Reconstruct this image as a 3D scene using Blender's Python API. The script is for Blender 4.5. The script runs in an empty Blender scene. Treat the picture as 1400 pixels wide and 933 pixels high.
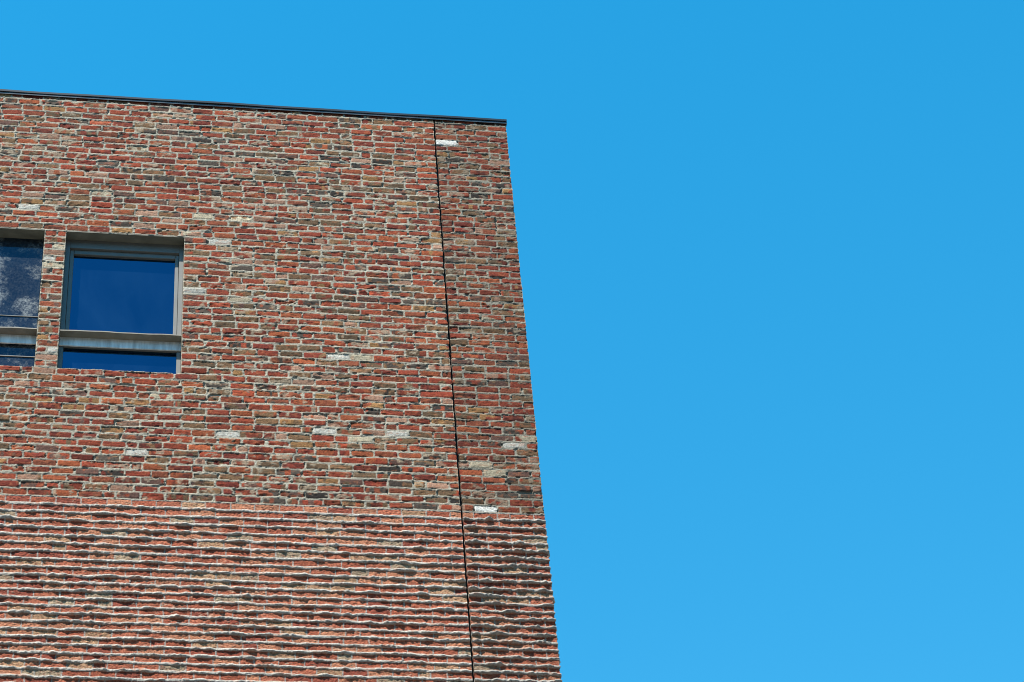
import bpy, math, random
import numpy as np

# ------------------------------------------------------------------ camera, sky, sun
SC = bpy.context.scene
COL = SC.collection
Z0 = 21.26                      # height of brick course 0 above the ground (m)

cam_d = bpy.data.cameras.new('camera')
cam = bpy.data.objects.new('camera', cam_d)
COL.objects.link(cam)
SC.camera = cam
cam_d.sensor_width = 36.0
cam_d.lens = 90.0
cam_d.clip_start = 0.1
cam_d.clip_end = 5000.0
yaw, pit, roll = math.radians(11.7737), math.radians(42.69482), math.radians(-5.3504)
cy, sy, cp, sp = math.cos(yaw), math.sin(yaw), math.cos(pit), math.sin(pit)
F = np.array([sy * cp, cy * cp, sp]); R = np.array([cy, -sy, 0.0]); U = np.cross(R, F)
R2 = math.cos(roll) * R + math.sin(roll) * U
U2 = -math.sin(roll) * R + math.cos(roll) * U
from mathutils import Matrix
cam.matrix_world = Matrix(((R2[0], U2[0], -F[0], -3.0757), (R2[1], U2[1], -F[1], -17.66478),
                           (R2[2], U2[2], -F[2], -19.66162 + Z0), (0, 0, 0, 1)))

SUN = np.array([-0.95, -1.0, 2.1]); SUN /= np.linalg.norm(SUN)     # direction towards the sun
sun_el = math.asin(SUN[2]); sun_az = math.atan2(SUN[0], SUN[1])    # azimuth from +Y towards +X
world = bpy.data.worlds.new('World'); SC.world = world
world.use_nodes = True
wn = world.node_tree.nodes; wl = world.node_tree.links
wn.clear()
w_out = wn.new('ShaderNodeOutputWorld'); w_bg = wn.new('ShaderNodeBackground'); w_sky = wn.new('ShaderNodeTexSky')
w_sky.sky_type = 'NISHITA'; w_sky.sun_disc = False
w_sky.sun_elevation = sun_el; w_sky.sun_rotation = sun_az
w_sky.altitude = 0.0; w_sky.air_density = 1.5; w_sky.dust_density = 0.0; w_sky.ozone_density = 4.0
w_bg.inputs['Strength'].default_value = 0.101
w_hs = wn.new('ShaderNodeHueSaturation')                # the deep, polarised blue of the photograph's sky
w_hs.inputs['Hue'].default_value = 0.481; w_hs.inputs['Saturation'].default_value = 1.405; w_hs.inputs['Value'].default_value = 1.0
wl.new(w_sky.outputs[0], w_hs.inputs['Color']); wl.new(w_hs.outputs[0], w_bg.inputs['Color']); wl.new(w_bg.outputs[0], w_out.inputs['Surface'])

sun_d = bpy.data.lights.new('sun', 'SUN'); sun = bpy.data.objects.new('sun', sun_d); COL.objects.link(sun)
sun_d.energy = 4.8; sun_d.angle = math.radians(0.5); sun_d.color = (1.0, 0.935, 0.83)
from mathutils import Vector
sun.rotation_euler = Vector(SUN.tolist()).to_track_quat('Z', 'Y').to_euler()
sun.location = (-20, -20, 60)

vs_ = SC.view_settings
vs_.view_transform = 'Standard'; vs_.look = 'None'; vs_.gamma = 1.0; vs_.use_curve_mapping = False
vs_.exposure = 1.26
SC.cycles.filter_width = 1.0

# ------------------------------------------------------------------ helpers
def lin(*rgb):
    a = np.array(rgb, float) / 255.0
    return np.where(a <= 0.04045, a / 12.92, ((a + 0.055) / 1.055) ** 2.4)

def clamp01(a): return np.clip(a, 0.0, 1.0)
def sstep(a, b, x):
    t = clamp01((x - a) / (b - a)); return t * t * (3 - 2 * t)
def mixc(a, b, t): return a + (b - a) * t[..., None]

_TAB = np.random.default_rng(7).random((512, 512)).astype(np.float32)
def noise(x, y, seed=0):
    """smooth value noise in -1..1"""
    x = x + 37.13 * seed + 1000.0; y = y + 91.7 * seed + 1000.0
    xi = np.floor(x).astype(np.int64); yi = np.floor(y).astype(np.int64)
    fx = (x - xi); fy = (y - yi)
    fx = fx * fx * (3 - 2 * fx); fy = fy * fy * (3 - 2 * fy)
    x0 = xi & 511; x1 = (xi + 1) & 511; y0 = yi & 511; y1 = (yi + 1) & 511
    a = _TAB[y0, x0]; b = _TAB[y0, x1]; c = _TAB[y1, x0]; d = _TAB[y1, x1]
    return ((a + (b - a) * fx) * (1 - fy) + (c + (d - c) * fx) * fy) * 2 - 1
def fbm(x, y, seed=0, n=3):
    s = 0; a = 1; t = 0
    for i in range(n):
        s = s + a * noise(x, y, seed + 11 * i); t += a; a *= 0.55; x = x * 2.03; y = y * 2.03
    return s / t

def mesh_obj(name, verts, quads, mat, parent=None, smooth=False, col=None):
    me = bpy.data.meshes.new(name)
    verts = np.asarray(verts, np.float32); quads = np.asarray(quads, np.int32)
    me.vertices.add(len(verts)); me.vertices.foreach_set('co', verts.ravel())
    n = len(quads)
    me.loops.add(n * 4); me.loops.foreach_set('vertex_index', quads.ravel())
    me.polygons.add(n); me.polygons.foreach_set('loop_start', np.arange(0, n * 4, 4, dtype=np.int32))
    me.polygons.foreach_set('use_smooth', np.full(n, smooth, bool))
    if col is not None:
        at = me.color_attributes.new('tint', 'FLOAT_COLOR', 'POINT')
        c4 = np.ones((len(verts), 4), np.float32); c4[:, :3] = col
        at.data.foreach_set('color', c4.ravel())
    me.materials.append(mat)
    me.update(); me.validate()
    o = bpy.data.objects.new(name, me); COL.objects.link(o)
    if parent is not None: o.parent = parent
    return o

class Boxes:
    def __init__(s): s.v = []; s.q = []
    def box(s, x0, x1, y0, y1, z0, z1, b=0.0):
        """box with chamfered edges of width b (profile chamfer on all 12 edges)"""
        if b <= 0:
            k = len(s.v)
            s.v += [(x, y, z) for x in (x0, x1) for y in (y0, y1) for z in (z0, z1)]
            s.q += [[k + i for i in f] for f in ((0, 1, 3, 2), (4, 6, 7, 5), (0, 4, 5, 1), (2, 3, 7, 6), (0, 2, 6, 4), (1, 5, 7, 3))]
            return s
        import bmesh
        bm = bmesh.new(); bmesh.ops.create_cube(bm, size=1.0)
        for v in bm.verts:
            v.co = ((x0 + x1) / 2 + v.co.x * (x1 - x0), (y0 + y1) / 2 + v.co.y * (y1 - y0), (z0 + z1) / 2 + v.co.z * (z1 - z0))
        bmesh.ops.bevel(bm, geom=list(bm.edges), offset=b, segments=1, affect='EDGES')
        bmesh.ops.recalc_face_normals(bm, faces=bm.faces)
        k = len(s.v)
        bm.verts.index_update()
        s.v += [tuple(v.co) for v in bm.verts]
        for f in bm.faces:
            s.q.append([k + v.index for v in f.verts])
        bm.free(); return s
    def build(s, name, mat, parent=None):
        me = bpy.data.meshes.new(name); me.from_pydata(s.v, [], s.q); me.materials.append(mat); me.update()
        o = bpy.data.objects.new(name, me); COL.objects.link(o)
        if parent is not None: o.parent = parent
        return o

def new_mat(name):
    m = bpy.data.materials.new(name); m.use_nodes = True
    nt = m.node_tree; return m, nt, nt.nodes['Principled BSDF']

# ------------------------------------------------------------------ materials
def mat_masonry():
    m, nt, p = new_mat('masonry'); N = nt.nodes; L = nt.links
    at = N.new('ShaderNodeVertexColor'); at.layer_name = 'tint'
    tc = N.new('ShaderNodeTexCoord')
    n1 = N.new('ShaderNodeTexNoise'); n1.inputs['Scale'].default_value = 95; n1.inputs['Detail'].default_value = 3; n1.inputs['Roughness'].default_value = 0.7
    L.new(tc.outputs['Object'], n1.inputs['Vector'])
    mr = N.new('ShaderNodeMapRange'); mr.inputs[1].default_value = 0.3; mr.inputs[2].default_value = 0.7
    mr.inputs[3].default_value = 0.58; mr.inputs[4].default_value = 1.42
    L.new(n1.outputs[0], mr.inputs[0])
    mx = N.new('ShaderNodeMix'); mx.data_type = 'RGBA'; mx.blend_type = 'MULTIPLY'; mx.inputs[0].default_value = 1.0
    L.new(at.outputs[0], mx.inputs[6]); L.new(mr.outputs[0], mx.inputs[7])
    L.new(mx.outputs[2], p.inputs['Base Color'])
    bp = N.new('ShaderNodeBump'); bp.inputs['Strength'].default_value = 0.5; bp.inputs['Distance'].default_value = 0.004
    L.new(n1.outputs[0], bp.inputs['Height']); L.new(bp.outputs[0], p.inputs['Normal'])
    p.inputs['Roughness'].default_value = 0.92; p.inputs['Specular IOR Level'].default_value = 0.2
    return m

def mat_plain(name, rgb, rough=0.5, metal=0.0, scale=30, var=0.15, stretch=None, spec=0.5):
    m, nt, p = new_mat(name); N = nt.nodes; L = nt.links
    tc = N.new('ShaderNodeTexCoord'); mp = N.new('ShaderNodeMapping')
    if stretch: mp.inputs['Scale'].default_value = stretch
    L.new(tc.outputs['Object'], mp.inputs['Vector'])
    n = N.new('ShaderNodeTexNoise'); n.inputs['Scale'].default_value = scale; n.inputs['Detail'].default_value = 4
    L.new(mp.outputs[0], n.inputs['Vector'])
    mr = N.new('ShaderNodeMapRange'); mr.inputs[1].default_value = 0.3; mr.inputs[2].default_value = 0.7
    mr.inputs[3].default_value = 1 - var; mr.inputs[4].default_value = 1 + var
    L.new(n.outputs[0], mr.inputs[0])
    mx = N.new('ShaderNodeMix'); mx.data_type = 'RGBA'; mx.blend_type = 'MULTIPLY'; mx.inputs[0].default_value = 1.0
    mx.inputs[6].default_value = (*rgb, 1); L.new(mr.outputs[0], mx.inputs[7])
    L.new(mx.outputs[2], p.inputs['Base Color'])
    p.inputs['Roughness'].default_value = rough; p.inputs['Metallic'].default_value = metal
    p.inputs['Specular IOR Level'].default_value = spec
    return m

def mat_glass(name, dusty=False):
    m, nt, p = new_mat(name); N = nt.nodes; L = nt.links
    p.inputs['Base Color'].default_value = (0.001, 0.006, 0.018, 1)
    p.inputs['Roughness'].default_value = 0.015
    p.inputs['IOR'].default_value = 1.55 if dusty else 2.2
    p.inputs['Specular Tint'].default_value = (.25, .5, .8, 1) if dusty else (.08, .47, .95, 1)
    tc = N.new('ShaderNodeTexCoord')
    mp = N.new('ShaderNodeMapping'); mp.inputs['Scale'].default_value = (2.2, 1, .9); mp.inputs['Rotation'].default_value = (0, .35, 0)
    nf = N.new('ShaderNodeTexNoise'); nf.inputs['Scale'].default_value = 1.3; nf.inputs['Detail'].default_value = 5; nf.inputs['Distortion'].default_value = 1.2
    cr = N.new('ShaderNodeValToRGB'); cr.color_ramp.elements[0].position = .35; cr.color_ramp.elements[1].position = .75
    cr.color_ramp.elements[0].color = (.001, .004, .011, 1); cr.color_ramp.elements[1].color = (.004, .013, .026, 1)
    L.new(tc.outputs['Object'], mp.inputs['Vector']); L.new(mp.outputs[0], nf.inputs['Vector']); L.new(nf.outputs[0], cr.inputs[0]); L.new(cr.outputs[0], p.inputs['Base Color'])
    n = N.new('ShaderNodeTexNoise'); n.inputs['Scale'].default_value = 1.6; n.inputs['Detail'].default_value = 1
    L.new(tc.outputs['Object'], n.inputs['Vector'])
    bp = N.new('ShaderNodeBump'); bp.inputs['Strength'].default_value = 0.25; bp.inputs['Distance'].default_value = 0.05
    L.new(n.outputs[0], bp.inputs['Height']); L.new(bp.outputs[0], p.inputs['Normal'])
    if dusty:
        d = N.new('ShaderNodeBsdfDiffuse'); d.inputs['Color'].default_value = (0.30, 0.33, 0.34, 1)
        n2 = N.new('ShaderNodeTexNoise'); n2.inputs['Scale'].default_value = 3.2; n2.inputs['Detail'].default_value = 8; n2.inputs['Roughness'].default_value = 0.72
        L.new(tc.outputs['Object'], n2.inputs['Vector'])
        n3 = N.new('ShaderNodeTexNoise'); n3.inputs['Scale'].default_value = 45; n3.inputs['Detail'].default_value = 4; n3.inputs['Roughness'].default_value = 0.8
        L.new(tc.outputs['Object'], n3.inputs['Vector'])
        r2 = N.new('ShaderNodeMapRange'); r2.inputs[1].default_value = 0.50; r2.inputs[2].default_value = 0.68; r2.inputs[3].default_value = 0.07; r2.inputs[4].default_value = 1.0
        L.new(n2.outputs[0], r2.inputs[0])
        r3 = N.new('ShaderNodeMapRange'); r3.inputs[1].default_value = 0.42; r3.inputs[2].default_value = 0.62; r3.inputs[3].default_value = 0.25; r3.inputs[4].default_value = 1.1
        L.new(n3.outputs[0], r3.inputs[0])
        mu = N.new('ShaderNodeMath'); mu.operation = 'MULTIPLY'; L.new(r2.outputs[0], mu.inputs[0]); L.new(r3.outputs[0], mu.inputs[1])
        ms = N.new('ShaderNodeMixShader'); L.new(mu.outputs[0], ms.inputs[0]); L.new(p.outputs[0], ms.inputs[1]); L.new(d.outputs[0], ms.inputs[2])
        L.new(ms.outputs[0], N['Material Output'].inputs['Surface'])
    return m

M_BRICK = mat_masonry()
M_CORE = mat_plain('dark_backing', (0.05, 0.045, 0.04), 0.9)
M_BASE = mat_plain('plain_brick', (0.20, 0.09, 0.06), 0.9, scale=12, var=0.3)
def mat_base():
    m, nt, p = new_mat('plain_brickwork'); N = nt.nodes; L = nt.links
    tc = N.new('ShaderNodeTexCoord'); mp = N.new('ShaderNodeMapping'); mp.inputs['Rotation'].default_value = (math.radians(-90), 0, 0)
    bt = N.new('ShaderNodeTexBrick'); bt.inputs['Scale'].default_value = 1.0
    bt.inputs['Brick Width'].default_value = .2177; bt.inputs['Row Height'].default_value = .085; bt.inputs['Mortar Size'].default_value = .008
    bt.inputs['Color1'].default_value = (.17, .06, .035, 1); bt.inputs['Color2'].default_value = (.11, .06, .04, 1); bt.inputs['Mortar'].default_value = (.24, .22, .19, 1)
    L.new(tc.outputs['Object'], mp.inputs['Vector']); L.new(mp.outputs[0], bt.inputs['Vector']); L.new(bt.outputs[0], p.inputs['Base Color'])
    p.inputs['Roughness'].default_value = .92
    return m
M_BASE = mat_base()
M_PALE = mat_plain('blocker_pale', (0.26, 0.23, 0.19), 0.9, scale=3, var=0.2)  # surface of the added block that screens off horizon light
M_COPING = mat_plain('coping_metal', (0.010, 0.012, 0.014), 0.35, 0.0, scale=6, var=0.25)
M_FLASH = mat_plain('flashing_metal', (0.05, 0.065, 0.08), 0.4, 0.0, scale=5, var=0.3)
M_LINTEL = mat_plain('lintel_steel', (0.17, 0.165, 0.13), 0.6, 0.0, scale=9, var=0.3, stretch=(0.6, 1, 4))
M_FRAME = mat_plain('frame_aluminium', (0.140, 0.140, 0.132), 0.45, 0.0, scale=8, var=0.06)
M_ZINC = mat_plain('zinc_sheet', (0.66, 0.69, 0.70), 0.5, 0.0, scale=16, var=0.3, stretch=(1.6, 1, 0.25))
M_NOSE = mat_plain('sill_metal', (0.20, 0.18, 0.14), 0.5, 0.0, scale=9, var=0.2)
M_SEAL = mat_plain('joint_sealant', (0.012, 0.012, 0.012), 0.8)
M_GLASS = mat_glass('window_glass')
M_DUSTY = mat_glass('dusty_window_glass', True)
M_ROOF = mat_plain('roof_felt', (0.06, 0.06, 0.06), 0.9)
M_PAVE = mat_plain('paving', (0.10, 0.097, 0.09), 0.9, scale=2, var=0.2)

# ------------------------------------------------------------------ brickwork
PITCH = 0.085
CORNER = 0.757
JAMB = [(-5.002, -3.871), (-3.6655, -2.535)]            # the two window openings
Z_HEAD, Z_SILL = -1.8275, -3.6200
_ci = np.array([-6, 0, 61, 64.5, 70.5, 75.5, 82.5, 140.5])
_cv = np.array([0.51, 0.0, -5.187, -5.492, -6.012, -6.417, -6.988, -6.988 - 58 * 0.084])
def course_to_v(c): return np.interp(c, _ci, _cv)
def v_to_course(v): return np.interp(-v, -_cv, _ci)
RIB0 = 61                                               # first course of the ribbed band
V_SPLIT = float(course_to_v(60.5))
C_MIN, C_MAX = -3, 110

PAL = np.array([lin(*c) for c in (
    (150, 62, 40), (164, 71, 44), (132, 52, 38), (172, 88, 52), (150, 78, 52), (176, 130, 82),
    (134, 102, 72), (114, 90, 66), (178, 138, 116), (112, 80, 70), (54, 48, 44), (200, 188, 162), (236, 236, 230), (84, 74, 66), (206,204,194))])
P_W = np.array([.20, .16, .13, .10, .13, .035, .09, .085, .05, .045, .022, .005, .0, .04, .0]); P_W /= P_W.sum()
RPAL = np.array([lin(*c) for c in ((204, 120, 90), (190, 104, 76), (212, 142, 108), (170, 88, 68), (204, 160, 124), (188, 164, 136))])
R_W = np.array([.32, .27, .17, .12, .08, .04])

class Bond:
    """brick joints of every course along one wall, with the look of every brick"""
    def __init__(self, seed, u0, u1, fixed):
        rg = np.random.default_rng(seed)
        J = []; key = []
        for c in range(C_MIN, C_MAX + 1):
            segs = [u0] + fixed(c) + [u1]
            js = [u0]
            for a, b in zip(segs[:-1], segs[1:]):
                L = 0.2177
                if b - a > 0.35:
                    u = b - (L * (0.5 if c % 2 else 1.0) + rg.uniform(-.012, .012)); tmp = []
                    if a == u0: u = u - (0.11 if rg.random() < .1 else 0)
                    while u > a + 0.06:
                        tmp.append(u)
                        r = rg.random()
                        u -= (rg.uniform(.1, .125) if r < .085 else rg.uniform(.14, .17) if r < .13 else L + rg.normal(0, .006))
                    js += tmp[::-1]
                elif b - a > .18 and c % 2 == 0:
                    js.append((a + b) / 2 + rg.uniform(-.03, .03))
                js.append(b)
            J.append(np.array(js) + (c - C_MIN) * 100.0)
        self.J = np.concatenate(J); n = len(self.J); self.n = n
        self.c_of = (np.floor((self.J + 50) / 100)).astype(int) + C_MIN
        self.ub = self.J - (self.c_of - C_MIN) * 100.0
        self.kind = rg.choice(len(PAL), n, p=P_W); self.kind2 = rg.choice(len(PAL), n, p=P_W)
        self.rk = rg.choice(len(RPAL), n, p=R_W)
        self.bright = np.exp(rg.normal(0, .15, n)); self.rec = rg.normal(-.0022, .0024, n)
        self.tilt = rg.normal(0, .02, n); self.tiltv = rg.normal(0, .05, n)
        self.voff = rg.normal(0, .0018, n); self.hh = rg.normal(0, .0022, n); self.skew = rg.normal(0, .016, n)
        self.wear = np.clip(rg.gamma(1.5, .5, n), .15, 3); self.r = rg.random((n, 6))
        self.smear = rg.random(n)
    def find(self, u, v):
        c = int(round(float(v_to_course(v)))); k = (c - C_MIN) * 100 + u
        return int(np.searchsorted(self.J, k, side='right') - 1)

def front_fixed(c):
    f = [0.0]
    if 22 <= c <= 42:
        f = [JAMB[0][0] - .006, JAMB[0][1] + 0.0 - .001, JAMB[1][0] + .001, JAMB[1][1] - .006, 0.0]
    return f
FRONT = Bond(11, -9.05, CORNER + .006, front_fixed)
SIDE = Bond(23, -.006, 5.2, lambda c: [])

def set_brick(u, v, kind, **kw):
    k = FRONT.find(u, v); FRONT.kind[k] = kind; FRONT.kind2[k] = kind; FRONT.smear[k] = 0.3
    FRONT.bright[k] = kw.get('b', 1.0); FRONT.wear[k] = kw.get('w', .4); FRONT.r[k, 5] = .1
WHITE = {}
for u, v, kd in ((.1869, -.2677, 12), (.1111, -4.5854, 12), (.1272, -5.1103, 12), (.4453, -4.3475, 14), (-2.0423, -4.3396, 14),
                 (-.8077, -4.3258, 11), (-.5009, -4.2382, 14), (-2.9682, -4.5977, 14), (-2.1258, -1.8789, 14),
                 (-.8263, -.5836, 8), (-4.0524, -1.5183, 14), (-2.4334, -2.554, 14), (-2.3992, -1.5539, 11), (-.9504, -3.3524, 11),
                 (-1.053, -3.312, 14), (-1.9877, -.6484, 8), (-.5512, -4.6629, 10), (-2.4668, -.4182, 10),
                 (.31, -4.60, 11), (.42, -4.68, 11), (-.52, -.62, 10), (-1.62, -2.27, 8), (-1.1, -1.86, 8), (-.4, -5.09, 13),
                 (-2.75, -1.63, 8), (-1.28, -4.25, 14), (-3.77, -2.05, 11), (-3.77, -2.20, 14), (-3.77, -2.26, 11), (-3.77, -3.37, 14), (-3.77, -3.45, 8)):
    set_brick(u, v, kd, b=1.4 if kd == 12 else 1.08 if kd in (11, 14) else 1.0)

def brickwork(B, u, v, corner, side=False):
    """height (outwards, m) and colour of the wall surface at points (u, v)"""
    wu = u + .0030 * noise(u / .035, v / .035, 1) + .0012 * noise(u / .012, v / .012, 2)
    wv = v + .0042 * noise(u / .9, v / .4, 3) + .0026 * noise(u / .06, v / .03, 4) + .0011 * noise(u / .013, v / .013, 5)
    cf = v_to_course(wv); c = np.clip(np.rint(cf).astype(int), C_MIN, C_MAX)
    k = np.searchsorted(B.J, (c - C_MIN) * 100.0 + wu, side='right') - 1
    k = np.clip(k, 0, B.n - 2)
    s = wu - B.ub[k]; w = np.maximum(B.ub[k + 1] - B.ub[k], .02)
    loc = s - w / 2
    vc = course_to_v(c.astype(float)) + B.voff[k] + B.skew[k] * loc
    dv0 = wv - vc
    rib = c >= RIB0
    jt = np.where(rib, .0085, 0.0145 + .008 * noise(c * .7 + s * 0, k * .37, 6))
    jt = np.maximum(jt, .006)
    hb = np.where(rib, .0330, .0328 + B.hh[k])
    dx = np.minimum(s, w - s) - jt / 2
    dy = hb - np.abs(dv0)
    r = np.where(rib, .006, .006 + .013 * B.r[k, 0])
    d = np.where((dx < r) & (dy < r), r - np.hypot(r - dx, r - dy), np.minimum(dx, dy))
    en = .0034 * noise(u / .022, v / .014, 8) + .0065 * np.maximum(0, noise(u / .045, v / .03, 9) - .25) * B.wear[k]
    d = d - np.where(rib, en * .5, en * B.wear[k] * .7)
    brick = sstep(-.0022, .0032, d)
    # --- smears of mortar over the bricks
    patch = fbm(u / .55, v / .35, 20, 3)
    if not side: patch = patch + corner * .16
    sm = fbm(u / .06, v / .045, 24, 3) + .50 * patch + .75 * (B.smear[k] - .78)
    smear = sstep(.22, .46, sm) * ~rib
    # --- heights
    n_c = noise(u / .04, v / .025, 30); n_f = noise(u / .014, v / .011, 31); n_x = noise(u / .007, v / .007, 32)
    hbk = B.rec[k] + B.tilt[k] * loc + B.tiltv[k] * dv0 + .0020 * n_c * B.wear[k] + .0014 * n_f + .0006 * n_x - .0045 * (1 - sstep(0, .010, d))
    crack = sstep(.30, .62, np.abs(noise(u / .09 + 7 * B.r[k, 4], v / .03, 34))) * (B.wear[k] > .9) * .0025
    hbk = hbk - crack
    hm = -.0024 + .0032 * noise(u / .05, v / .02, 36) + .0018 * noise(u / .016, v / .012, 37) + .0009 * n_x
    vert = (dx < dy)
    hm = hm - .016 * sstep(.50, .72, noise(u / .03, v / .05, 38)) * vert - .010 * sstep(.55, .8, noise(u / .07, v / .03, 39))
    hm = hm + .0045 * sstep(.4, .8, noise(u / .035, v / .02, 40))
    if not side: hm = hm - .03 * np.exp(-np.abs(u) / .014) * (np.abs(u) < .06) * sstep(-.1, .4, noise(u * 0 + 3.3, v / .06, 43))
    hrb = -.002 + .0022 * n_f + .0016 * n_x + .0018 * n_c + .3 * B.rec[k] - .003 * (1 - sstep(0, .006, d))
    hrm = -.001 + .0030 * noise(u / .016, v / .016, 41)
    h = np.where(rib, hrm + (hrb - hrm) * brick, hm + (hbk - hm) * brick)
    h = h + smear * brick * (.0015 + .002 * noise(u / .02, v / .015, 42))
    # --- colours
    P1 = PAL[B.kind[k]]; P2 = PAL[B.kind2[k]]
    two = sstep(.1, .4, noise(u / .05 + 9 * B.r[k, 1], v / .06, 50) + .8 * (B.r[k, 2] - .52))
    colr = mixc(P1, P2, two)
    streak = noise(u / .012, v / .08, 51) * .13 * (B.r[k, 3] > .4) + .20 * fbm(u / .03, v / .02, 52, 3) + .20 * noise(u / .009, v / .008, 53)
    fac = B.bright[k] * (1 + streak)
    soot = sstep(.25, .6, fbm(u / .09 + 5 * B.r[k, 5], v / .05, 54, 2)) * .55 * (B.r[k, 5] > .55)
    colr = colr * (fac * (1 - soot))[:, None]
    colr = mixc(colr, np.broadcast_to(lin(196, 120, 78), colr.shape), .35 * sstep(.35, .7, noise(u / .03, v / .02, 55)))
    mort = np.broadcast_to(lin(194, 189, 172), colr.shape) * (1 + .18 * fbm(u / .03, v / .02, 60, 3) + .10 * patch)[:, None]
    mort = mort * (1 - .33 * sstep(.25, .7, fbm(u / .10, v / .06, 61, 3)))[:, None]
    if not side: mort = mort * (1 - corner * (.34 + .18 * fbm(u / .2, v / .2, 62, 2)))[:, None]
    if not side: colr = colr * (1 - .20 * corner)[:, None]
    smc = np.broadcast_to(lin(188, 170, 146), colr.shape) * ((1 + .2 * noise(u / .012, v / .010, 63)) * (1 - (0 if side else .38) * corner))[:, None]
    colr = mixc(colr, smc, smear * .72)
    cu = mixc(mort, colr, brick)
    # ribbed band
    RC = RPAL[B.rk[k]] * (np.sqrt(B.bright[k]) * (1 + .36 * noise(u / .009, v / .008, 70) + .14 * fbm(u / .03, v / .02, 71, 2)))[:, None]
    RC = mixc(RC, np.broadcast_to(lin(232, 206, 178), RC.shape), .65 * sstep(.38, .70, fbm(u / .035, v / .018, 72, 3) + .3 * patch))
    RC = mixc(RC, np.broadcast_to(lin(150, 66, 54), RC.shape), .6 * sstep(.25, .6, noise(u / .010, v / .009, 73)))
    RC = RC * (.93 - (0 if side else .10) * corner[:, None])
    rm = np.broadcast_to(lin(196, 192, 184), RC.shape) * (1 + .14 * fbm(u / .03, v / .02, 74, 2))[:, None]
    cr = mixc(rm * .86, RC, brick)
    # squeezed-out mortar rolls on the bed joints of the ribbed band
    cb = np.clip(np.rint(cf - .5).astype(int), C_MIN, C_MAX)            # roll under course cb
    vb = course_to_v(cb + .5) + .0068 * noise(u / .17, cb * 3.7, 80) + .0048 * noise(u / .045, cb * 5.1, 81) - .002
    kb = np.clip(np.searchsorted(B.J, (cb - C_MIN) * 100.0 + u, side='right') - 1, 0, B.n - 2)
    sb = u - B.ub[kb]; wb = np.maximum(B.ub[kb + 1] - B.ub[kb], .02)
    scal = np.clip(1 - np.abs(2 * np.clip(sb / wb, 0, 1) ** (.55 + 1.1 * B.r[kb, 0]) - 1) ** 2.6, 0, 1) * (.62 + .76 * B.r[kb, 1])
    A = .0128 + .0045 * noise(u / .20, cb * 1.9, 82) + .0062 * noise(u / .045, cb * 2.3, 83) + .0050 * noise(u / .022, cb * 4.3, 84)
    A = A * (.42 + .72 * scal) * (1 + .5 * corner)
    A = A + .012 * sstep(.72, .95, noise(u / .06, cb * 7.7, 85))
    A = A * .92 * (1 - .62 * sstep(.30, .62, noise(u / .10, cb * 3.9, 99)) * (.5 if not side else .5) * (2 - corner))
    grow = np.where(cb >= RIB0 + 2, 1.0, np.where(cb == RIB0 + 1, .85, np.where(cb == RIB0, .45 + .45 * sstep(-1.0, -2.6, u) if not side else .6, 0.0)))
    if not side: grow = np.where((cb == RIB0) & (corner > .5), .95, grow)
    A = np.clip(A, .004, .05) * grow
    wid = (.0120 + .28 * A) * (1 + .2 * noise(u / .07, cb * 9.1, 86))
    t = v - vb
    pk = wid * (.10 + .75 * noise(u / .075, cb * 6.3, 96) + .35 * noise(u / .028, cb * 8.3, 97)) * .6
    pk = np.clip(pk, -.55 * wid, .6 * wid)
    tt = np.where(t > pk, (t - pk) / (wid * 1.15 - pk), (t - pk) / (wid * 1.0 + pk))
    prof = np.clip(1 - np.abs(tt) ** 1.8, 0, 1) ** .65
    roll = (cb >= RIB0) & (prof > 0) & (grow > 0)
    h_roll = A * prof + .0026 * n_f * prof + .0016 * n_x
    isroll = np.where(roll, sstep(.05, .5, prof), 0)
    h = np.where(roll, np.maximum(h, h_roll), h)
    rc = np.broadcast_to(lin(226, 220, 210), cr.shape) * (1 + .26 * fbm(u / .04, v / .015, 87, 3))[:, None]
    rc = rc * (.86 - (0 if side else .16) * corner[:, None]) * (1 - .26 * sstep(-.1, .6, fbm(u / .12, v / .02, 98, 3)))[:, None]
    rc = mixc(rc, np.broadcast_to(lin(206, 150, 122), cr.shape), .65 * sstep(.15, .6, fbm(u / .06, v / .02, 88, 2)))
    cr = mixc(cr, rc, isroll)
    col = np.where((v < V_SPLIT)[:, None], cr, cu)
    return h, np.clip(col * np.where(v < V_SPLIT, .51, .475)[:, None], .004, .9)

def axis(keys, step):
    out = [np.array([keys[0]])]
    for a, b in zip(keys[:-1], keys[1:]):
        n = max(1, int(round(abs(b - a) / (step * (2 if a < -6.5 else 1)))));   # coarser where only a side view looks
        out.append(np.linspace(a, b, n + 1)[1:])
    return np.concatenate(out)

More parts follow.
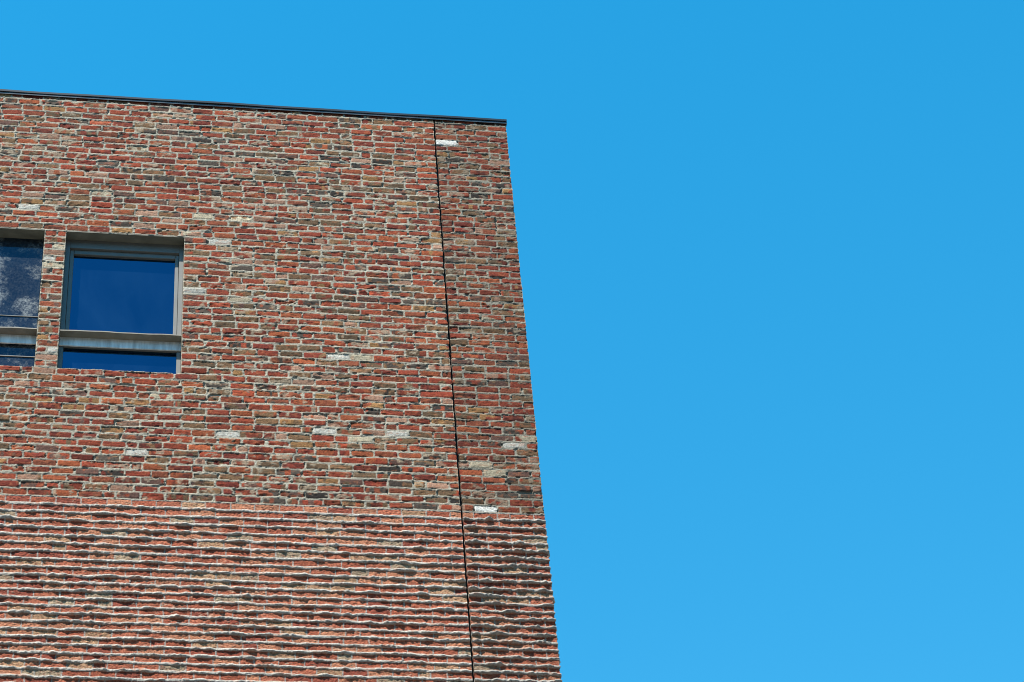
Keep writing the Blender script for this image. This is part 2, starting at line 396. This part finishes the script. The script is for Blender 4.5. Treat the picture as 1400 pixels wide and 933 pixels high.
def front_panel(name, parent, u_keys, v_keys, du, dv, holes=(), back=()):
    us = axis(u_keys, du); vs = axis(v_keys, dv)
    nu, nv = len(us), len(vs)
    UU, VV = np.meshgrid(us, vs); u = UU.ravel(); v = VV.ravel()
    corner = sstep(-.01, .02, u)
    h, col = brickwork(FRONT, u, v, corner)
    x = u.copy()
    if u_keys[-1] > .5:                                  # wraps round the building's corner
        ew = sstep(CORNER - .02, CORNER, u)
        he = np.maximum(h.reshape(nv, nu)[:, -1], -.012)
        EDGE[name] = (vs, he)
        x = u + ew * np.repeat(he, nu) * .55
    rag = np.exp(-np.abs(u) / .02) * (np.abs(u) < .12) * (.0030 * noise(u * 0 + .5, v / .02, 92) + .0085 * noise(np.rint(v_to_course(v)) * 3.71, np.sign(u) * 5.3, 94) + .0060 * np.maximum(0, noise(u * 0 + 2.5, v / .05, 93)))
    x = x - np.sign(u) * np.where(v < V_SPLIT, .4, 1.0) * rag
    co = np.stack([x, -h, v + Z0], 1)
    idx = np.arange(nu * nv).reshape(nv, nu)
    q = np.stack([idx[1:, :-1], idx[1:, 1:], idx[:-1, 1:], idx[:-1, :-1]], -1)
    uc = (us[1:] + us[:-1]) / 2; vc = (vs[1:] + vs[:-1]) / 2
    keep = np.ones((nv - 1, nu - 1), bool)
    loops = []
    for a, b, zt, zb in holes:
        keep &= ~((uc > a) & (uc < b))[None, :] | ~((vc < zt) & (vc > zb))[:, None]
        i0, i1 = np.argmin(abs(us - a)), np.argmin(abs(us - b)); j0, j1 = np.argmin(abs(vs - zt)), np.argmin(abs(vs - zb))
        loops += [(idx[j0:j1 + 1, i0], .25), (idx[j0:j1 + 1, i1][::-1], .25), (idx[j1, i0:i1 + 1], .25), (idx[j0, i0:i1 + 1][::-1], .25)]
    for e in back:
        if e == 'r': loops.append((idx[:, -1][::-1], .06))
        if e == 'l': loops.append((idx[:, 0], .06))
    quads = [q[keep].reshape(-1, 4)]; V = [co]; C = [col]; n = len(co)
    for ring, dep in loops:
        prev = ring
        for f in (.15, .4, .7, 1.0):
            p = co[ring].copy(); p[:, 1] = dep * f + p[:, 1] * (1 - f) + .002 * noise(p[:, 2] / .03, p[:, 0] / .03 + f * 9, 90)
            V.append(p); C.append(col[ring] * (1 + .12 * noise(p[:, 2] / .02, p[:, 0] / .02 + f * 9, 91))[:, None])
            cur = np.arange(n, n + len(ring)); n += len(ring)
            quads.append(np.stack([prev[:-1], prev[1:], cur[1:], cur[:-1]], -1)); prev = cur
    return mesh_obj(name, np.concatenate(V), np.concatenate(quads), M_BRICK, parent, True, np.concatenate(C))

EDGE = {}
def side_panel(name, parent, v_keys, dv, edge):
    us = axis([0, .25, 4.6], .010); us = np.unique(np.concatenate([us, np.linspace(0, .1, 14)]))
    vs = edge[0]; nu, nv = len(us), len(vs)
    UU, VV = np.meshgrid(us, vs); u = UU.ravel(); v = VV.ravel()
    h, col = brickwork(SIDE, u, v, np.zeros_like(u), True)
    he = np.repeat(edge[1], nu); k = sstep(.02, 0, u)
    hx = h * (1 - k) + he * k
    hx = h * (1 - k) + he * k * .55
    co = np.stack([CORNER + hx, u - he * k, v + Z0], 1)
    idx = np.arange(nu * nv).reshape(nv, nu)
    q = np.stack([idx[1:, :-1], idx[1:, 1:], idx[:-1, 1:], idx[:-1, :-1]], -1).reshape(-1, 4)
    return mesh_obj(name, co, q, M_BRICK, parent, True, col)

# ------------------------------------------------------------------ ground
g = Boxes(); g.v = [(-2500, -2500, 0), (2500, -2500, 0), (2500, 2500, 0), (-2500, 2500, 0)]; g.q = [[0, 1, 2, 3]]
ground = g.build('ground', M_PAVE); ground['kind'] = 'structure'

# ------------------------------------------------------------------ added unseen block behind the camera, hides the bright horizon to deepen shadows
blocker = bpy.data.objects.new('horizon_blocker', None); COL.objects.link(blocker); blocker.location = (-3, -40, 0)
blocker['label'] = 'added unseen pale block behind the camera that blocks light from the horizon'
blocker['category'] = 'light blocker'
def build_blocker():
    m = Boxes()
    W, H, D = 75.0, 31.0, 6.0
    xs = []; x = -W
    while x < W - 1: xs += [(x, x + 1.3), ]; x += 3.0
    zs = [(z, z + 1.2) for z in np.arange(0, H - 1, 3.1)]
    for a, b_ in xs: m.box(a, b_, -.25, .0, 0, H)                      # piers
    for a, b_ in zs: m.box(-W, W, -.2499, -.002, a, b_)                 # spandrels
    m.box(-W, W, -D, -.26, 0, H)
    m.build('wall', M_PALE, blocker)
    Boxes().box(-W - .2, W + .2, -D - .2, .2, H, H + .25).build('roof', M_ROOF, blocker)
build_blocker()

# ------------------------------------------------------------------ the building
bld = bpy.data.objects.new('brick_building', None); COL.objects.link(bld)
bld.location = (0, 0, 0)
bld['label'] = 'weathered red brick building with ribbed lower band, two windows and dark metal coping'
bld['category'] = 'building'

V_TOP, V_BOT = .118, -10.2
GAP = .0100
hk = [Z_HEAD, Z_SILL]
front_panel('wall', bld, [-9.0, -6.4, JAMB[0][0], JAMB[0][1], JAMB[1][0], JAMB[1][1], -GAP], [V_TOP] + hk + [V_SPLIT], .0068, .0065,
            holes=[(a, b, Z_HEAD, Z_SILL) for a, b in JAMB], back='r')
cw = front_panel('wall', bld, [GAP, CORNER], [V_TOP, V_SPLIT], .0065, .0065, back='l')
e_up = EDGE.pop('wall')
rw = front_panel('ribbed_wall', bld, [-9.0, -6.4, -GAP], [V_SPLIT, -7.75, V_BOT], .0068, .0042, back='r')
front_panel('ribbed_wall', bld, [GAP, CORNER], [V_SPLIT, -7.75, V_BOT], .0065, .0042, back='l')
e_lo = EDGE.pop('ribbed_wall')
cw['label'] = 'narrow sootier brick strip right of the black joint'
rw['label'] = 'salmon brick band with squeezed-out mortar ridges'
side_panel('side_wall', bld, None, None, e_up)
side_panel('side_wall', bld, None, None, e_lo)

# plain masonry outside the picture: below the band, far left, behind
b = Boxes()
b.box(-9.0, CORNER - .004, .004, .35, 0.0, Z0 + V_BOT)
b.box(CORNER - .35, CORNER - .004, .35, 4.6, 0.0, Z0 + V_BOT)
b.box(CORNER - .35, CORNER - .004, 4.6, 9.0, 0.0, Z0 + V_TOP)
b.build('lower_wall', M_BASE, bld)
b = Boxes(); b.box(-8.9, CORNER - .36, .36, 8.9, .01, Z0 - .6); b.box(-8.95, CORNER - .06, .075, .35, Z0 + Z_HEAD + .03, Z0 + V_TOP - .004)
b.box(-8.95, CORNER - .06, .075, .35, Z0 + V_BOT, Z0 + Z_SILL - .03); b.box(JAMB[1][1] + .03, CORNER - .06, .075, .35, Z0 + Z_SILL - .03, Z0 + Z_HEAD + .03)
b.box(CORNER - .34, CORNER - .06, .351, 4.6, Z0 + V_BOT, Z0 + V_TOP - .004)
b.box(-8.95, JAMB[0][0] - .03, .075, .35, Z0 + Z_SILL - .03, Z0 + Z_HEAD + .03); b.build('wall_core', M_CORE, bld)
b = Boxes(); b.box(-8.9, CORNER - .36, .36, 9.0, Z0 - .598, Z0 - .45); b.build('roof', M_ROOF, bld)
b = Boxes(); b.box(-GAP - .004, GAP + .004, .045, .06, Z0 + V_BOT, Z0 + V_TOP - .002); b.build('movement_joint', M_SEAL, bld)

# metal coping: an extruded cap profile, mitred round the corner
def coping():
    # profile (out, z) with out measured outwards from the wall face; closed loop
    pr = [(-.36, .124), (-.36, .158), (.018, .138), (.022, .134), (.022, .108), (.019, .105), (.004, .105), (.002, .124)]
    SO = lambda o: o if o < 0 else o * .35            # the end cap sits closer to the wall
    V = []; Q = []; n = len(pr)
    xs = np.linspace(-9.0, CORNER, 60)
    rows = []
    for i, x in enumerate(xs):
        last = i == len(xs) - 1
        wob = .0018 * math.sin(x * 2.1) + .0012 * math.sin(x * 5.3 + 1)
        rows.append([(x + (SO(o) if last else 0), -o - (0 if last else wob), Z0 + z + wob) for o, z in pr])
    for y in np.linspace(.4, 9.0, 40):
        rows.append([(CORNER + SO(o), y, Z0 + z) for o, z in pr])
    for r in rows: V += r
    for i in range(len(rows) - 1):
        for j in range(n):
            a, c = i * n + j, i * n + (j + 1) % n
            Q.append([a, c, c + n, a + n])
    Q.append(list(range(n)))
    me = bpy.data.meshes.new('coping'); me.from_pydata(V, [], Q); me.materials.append(M_COPING); me.update()
    import bmesh
    bm = bmesh.new(); bm.from_mesh(me); bmesh.ops.recalc_face_normals(bm, faces=bm.faces); bm.to_mesh(me); bm.free()
    o = bpy.data.objects.new('coping', me); COL.objects.link(o); o.parent = bld
coping()
b = Boxes()
b.box(-9.0, CORNER + .004, -.012, -.006, Z0 + .080, Z0 + .1035, .001); b.box(CORNER + .0041, CORNER + .009, -.012, 4.6, Z0 + .080, Z0 + .1035, .001)
b.build('flashing', M_FLASH, bld)

# ------------------------------------------------------------------ windows
def sill_rail(a, b, parent):
    """projecting metal sill across the opening, with a zinc apron under it"""
    zt = Z0 - 3.128
    m = Boxes(); rg = np.random.default_rng(3)
    xs = np.linspace(a + .004, b - .004, 40); V = []; Q = []
    pr = [(.008, 0.0), (.008, -.011), (.098, -.017), (.098, .012)]
    for x in xs:
        w = .0025 * math.sin(x * 9) + .0015 * math.sin(x * 23 + 1)
        V += [(x, y, zt + z + (w if y < .05 else 0)) for y, z in pr]
    for i in range(len(xs) - 1):
        for j in range(4):
            p, q = i * 4 + j, i * 4 + (j + 1) % 4
            Q.append([p, q, q + 4, p + 4])
    Q.append([0, 1, 2, 3]); Q.append([len(V) - 1, len(V) - 2, len(V) - 3, len(V) - 4])
    m.v = V; m.q = Q; s = m.build('sill', M_NOSE, parent)
    m = Boxes(); m.box(a + .002, b - .002, .092, .108, zt - .122, zt - .017, .002); m.build('apron', M_ZINC, parent)
    return s

def lintel(a, b, parent):
    m = Boxes(); m.box(a + .002, b - .002, .002, .145, Z0 + Z_HEAD - .010, Z0 + Z_HEAD - .001, .0015)
    m.build('lintel', M_LINTEL, parent)

# right-hand window: frame, inner sash, one large and one low pane
a, b = JAMB[1]; zt, zb = Z0 + Z_HEAD - .012, Z0 + Z_SILL
zm = Z0 - 3.23
f = Boxes()
f.box(a + .001, a + .042, .110, .20, zb + .012, zt, .002); f.box(b - .042, b - .001, .110, .20, zb + .012, zt, .002)     # jambs
f.box(a + .042, b - .042, .110, .20, zt - .108, zt, .002)                                                          # head
f.box(a + .042, b - .042, .112, .20, zm - .012, zm + .09, .002)                                                    # transom
f.box(a + .042, b - .042, .110, .20, zb + .002, zb + .022, .002)                                                     # bottom rail
win = f.build('window', M_FRAME, bld)
win['label'] = 'clean blue glazed window with a grey double frame'
s = Boxes()
s.box(a + .043, a + .082, .136, .192, zm + .09, zt - .109, .005); s.box(b - .080, b - .043, .136, .192, zm + .09, zt - .109, .005)
s.box(a + .082, b - .080, .136, .192, zt - .166, zt - .109, .005); s.box(a + .082, b - .080, .136, .192, zm + .091, zm + .13, .002)
s.build('sash', M_FRAME, win)
s = Boxes(); s.box(a + .08, b - .078, .166, .178, zm + .12, zt - .16); s.build('pane', M_GLASS, win)
s = Boxes(); s.box(a + .04, b - .04, .140, .152, zb + .02, zm - .01); s.build('pane', M_GLASS, win)
lintel(a, b, win); sill_rail(a, b, win)

# left-hand window: flush dusty panes
a, b = JAMB[0]
f = Boxes()
f.box(a + .001, a + .03, .150, .20, zb + .002, zt, .002); f.box(b - .012, b - .001, .150, .20, zb + .002, zt, .002)
f.box(a + .03, b - .012, .150, .20, zt - .02, zt, .002); f.box(a + .03, b - .012, .150, .20, zm - .01, zm + .12, .002); f.box(a + .03, b - .012, .150, .20, zb + .002, zb + .016, .002)
win2 = f.build('window', M_FRAME, bld); win2['label'] = 'dusty glazed window speckled with pale dirt'
s = Boxes(); s.box(a + .028, b - .010, .128, .140, zm - .02, zt - .004); p1 = s.build('pane', M_DUSTY, win2)
s = Boxes(); s.box(a + .028, b - .010, .128, .140, zb + .004, zm - .022); s.build('pane', M_DUSTY, win2)
s = Boxes(); s.box(a + .004, b - .004, .120, .1279, Z0 - 2.878, Z0 - 2.872); s.build('glazing_bar', M_FRAME, win2)
s = Boxes(); s.box(a + .004, b - .004, .118, .1279, Z0 - 3.392, Z0 - 3.384); s.build('glazing_bar', M_FRAME, win2)
lintel(a, b, win2); sill_rail(a, b, win2)
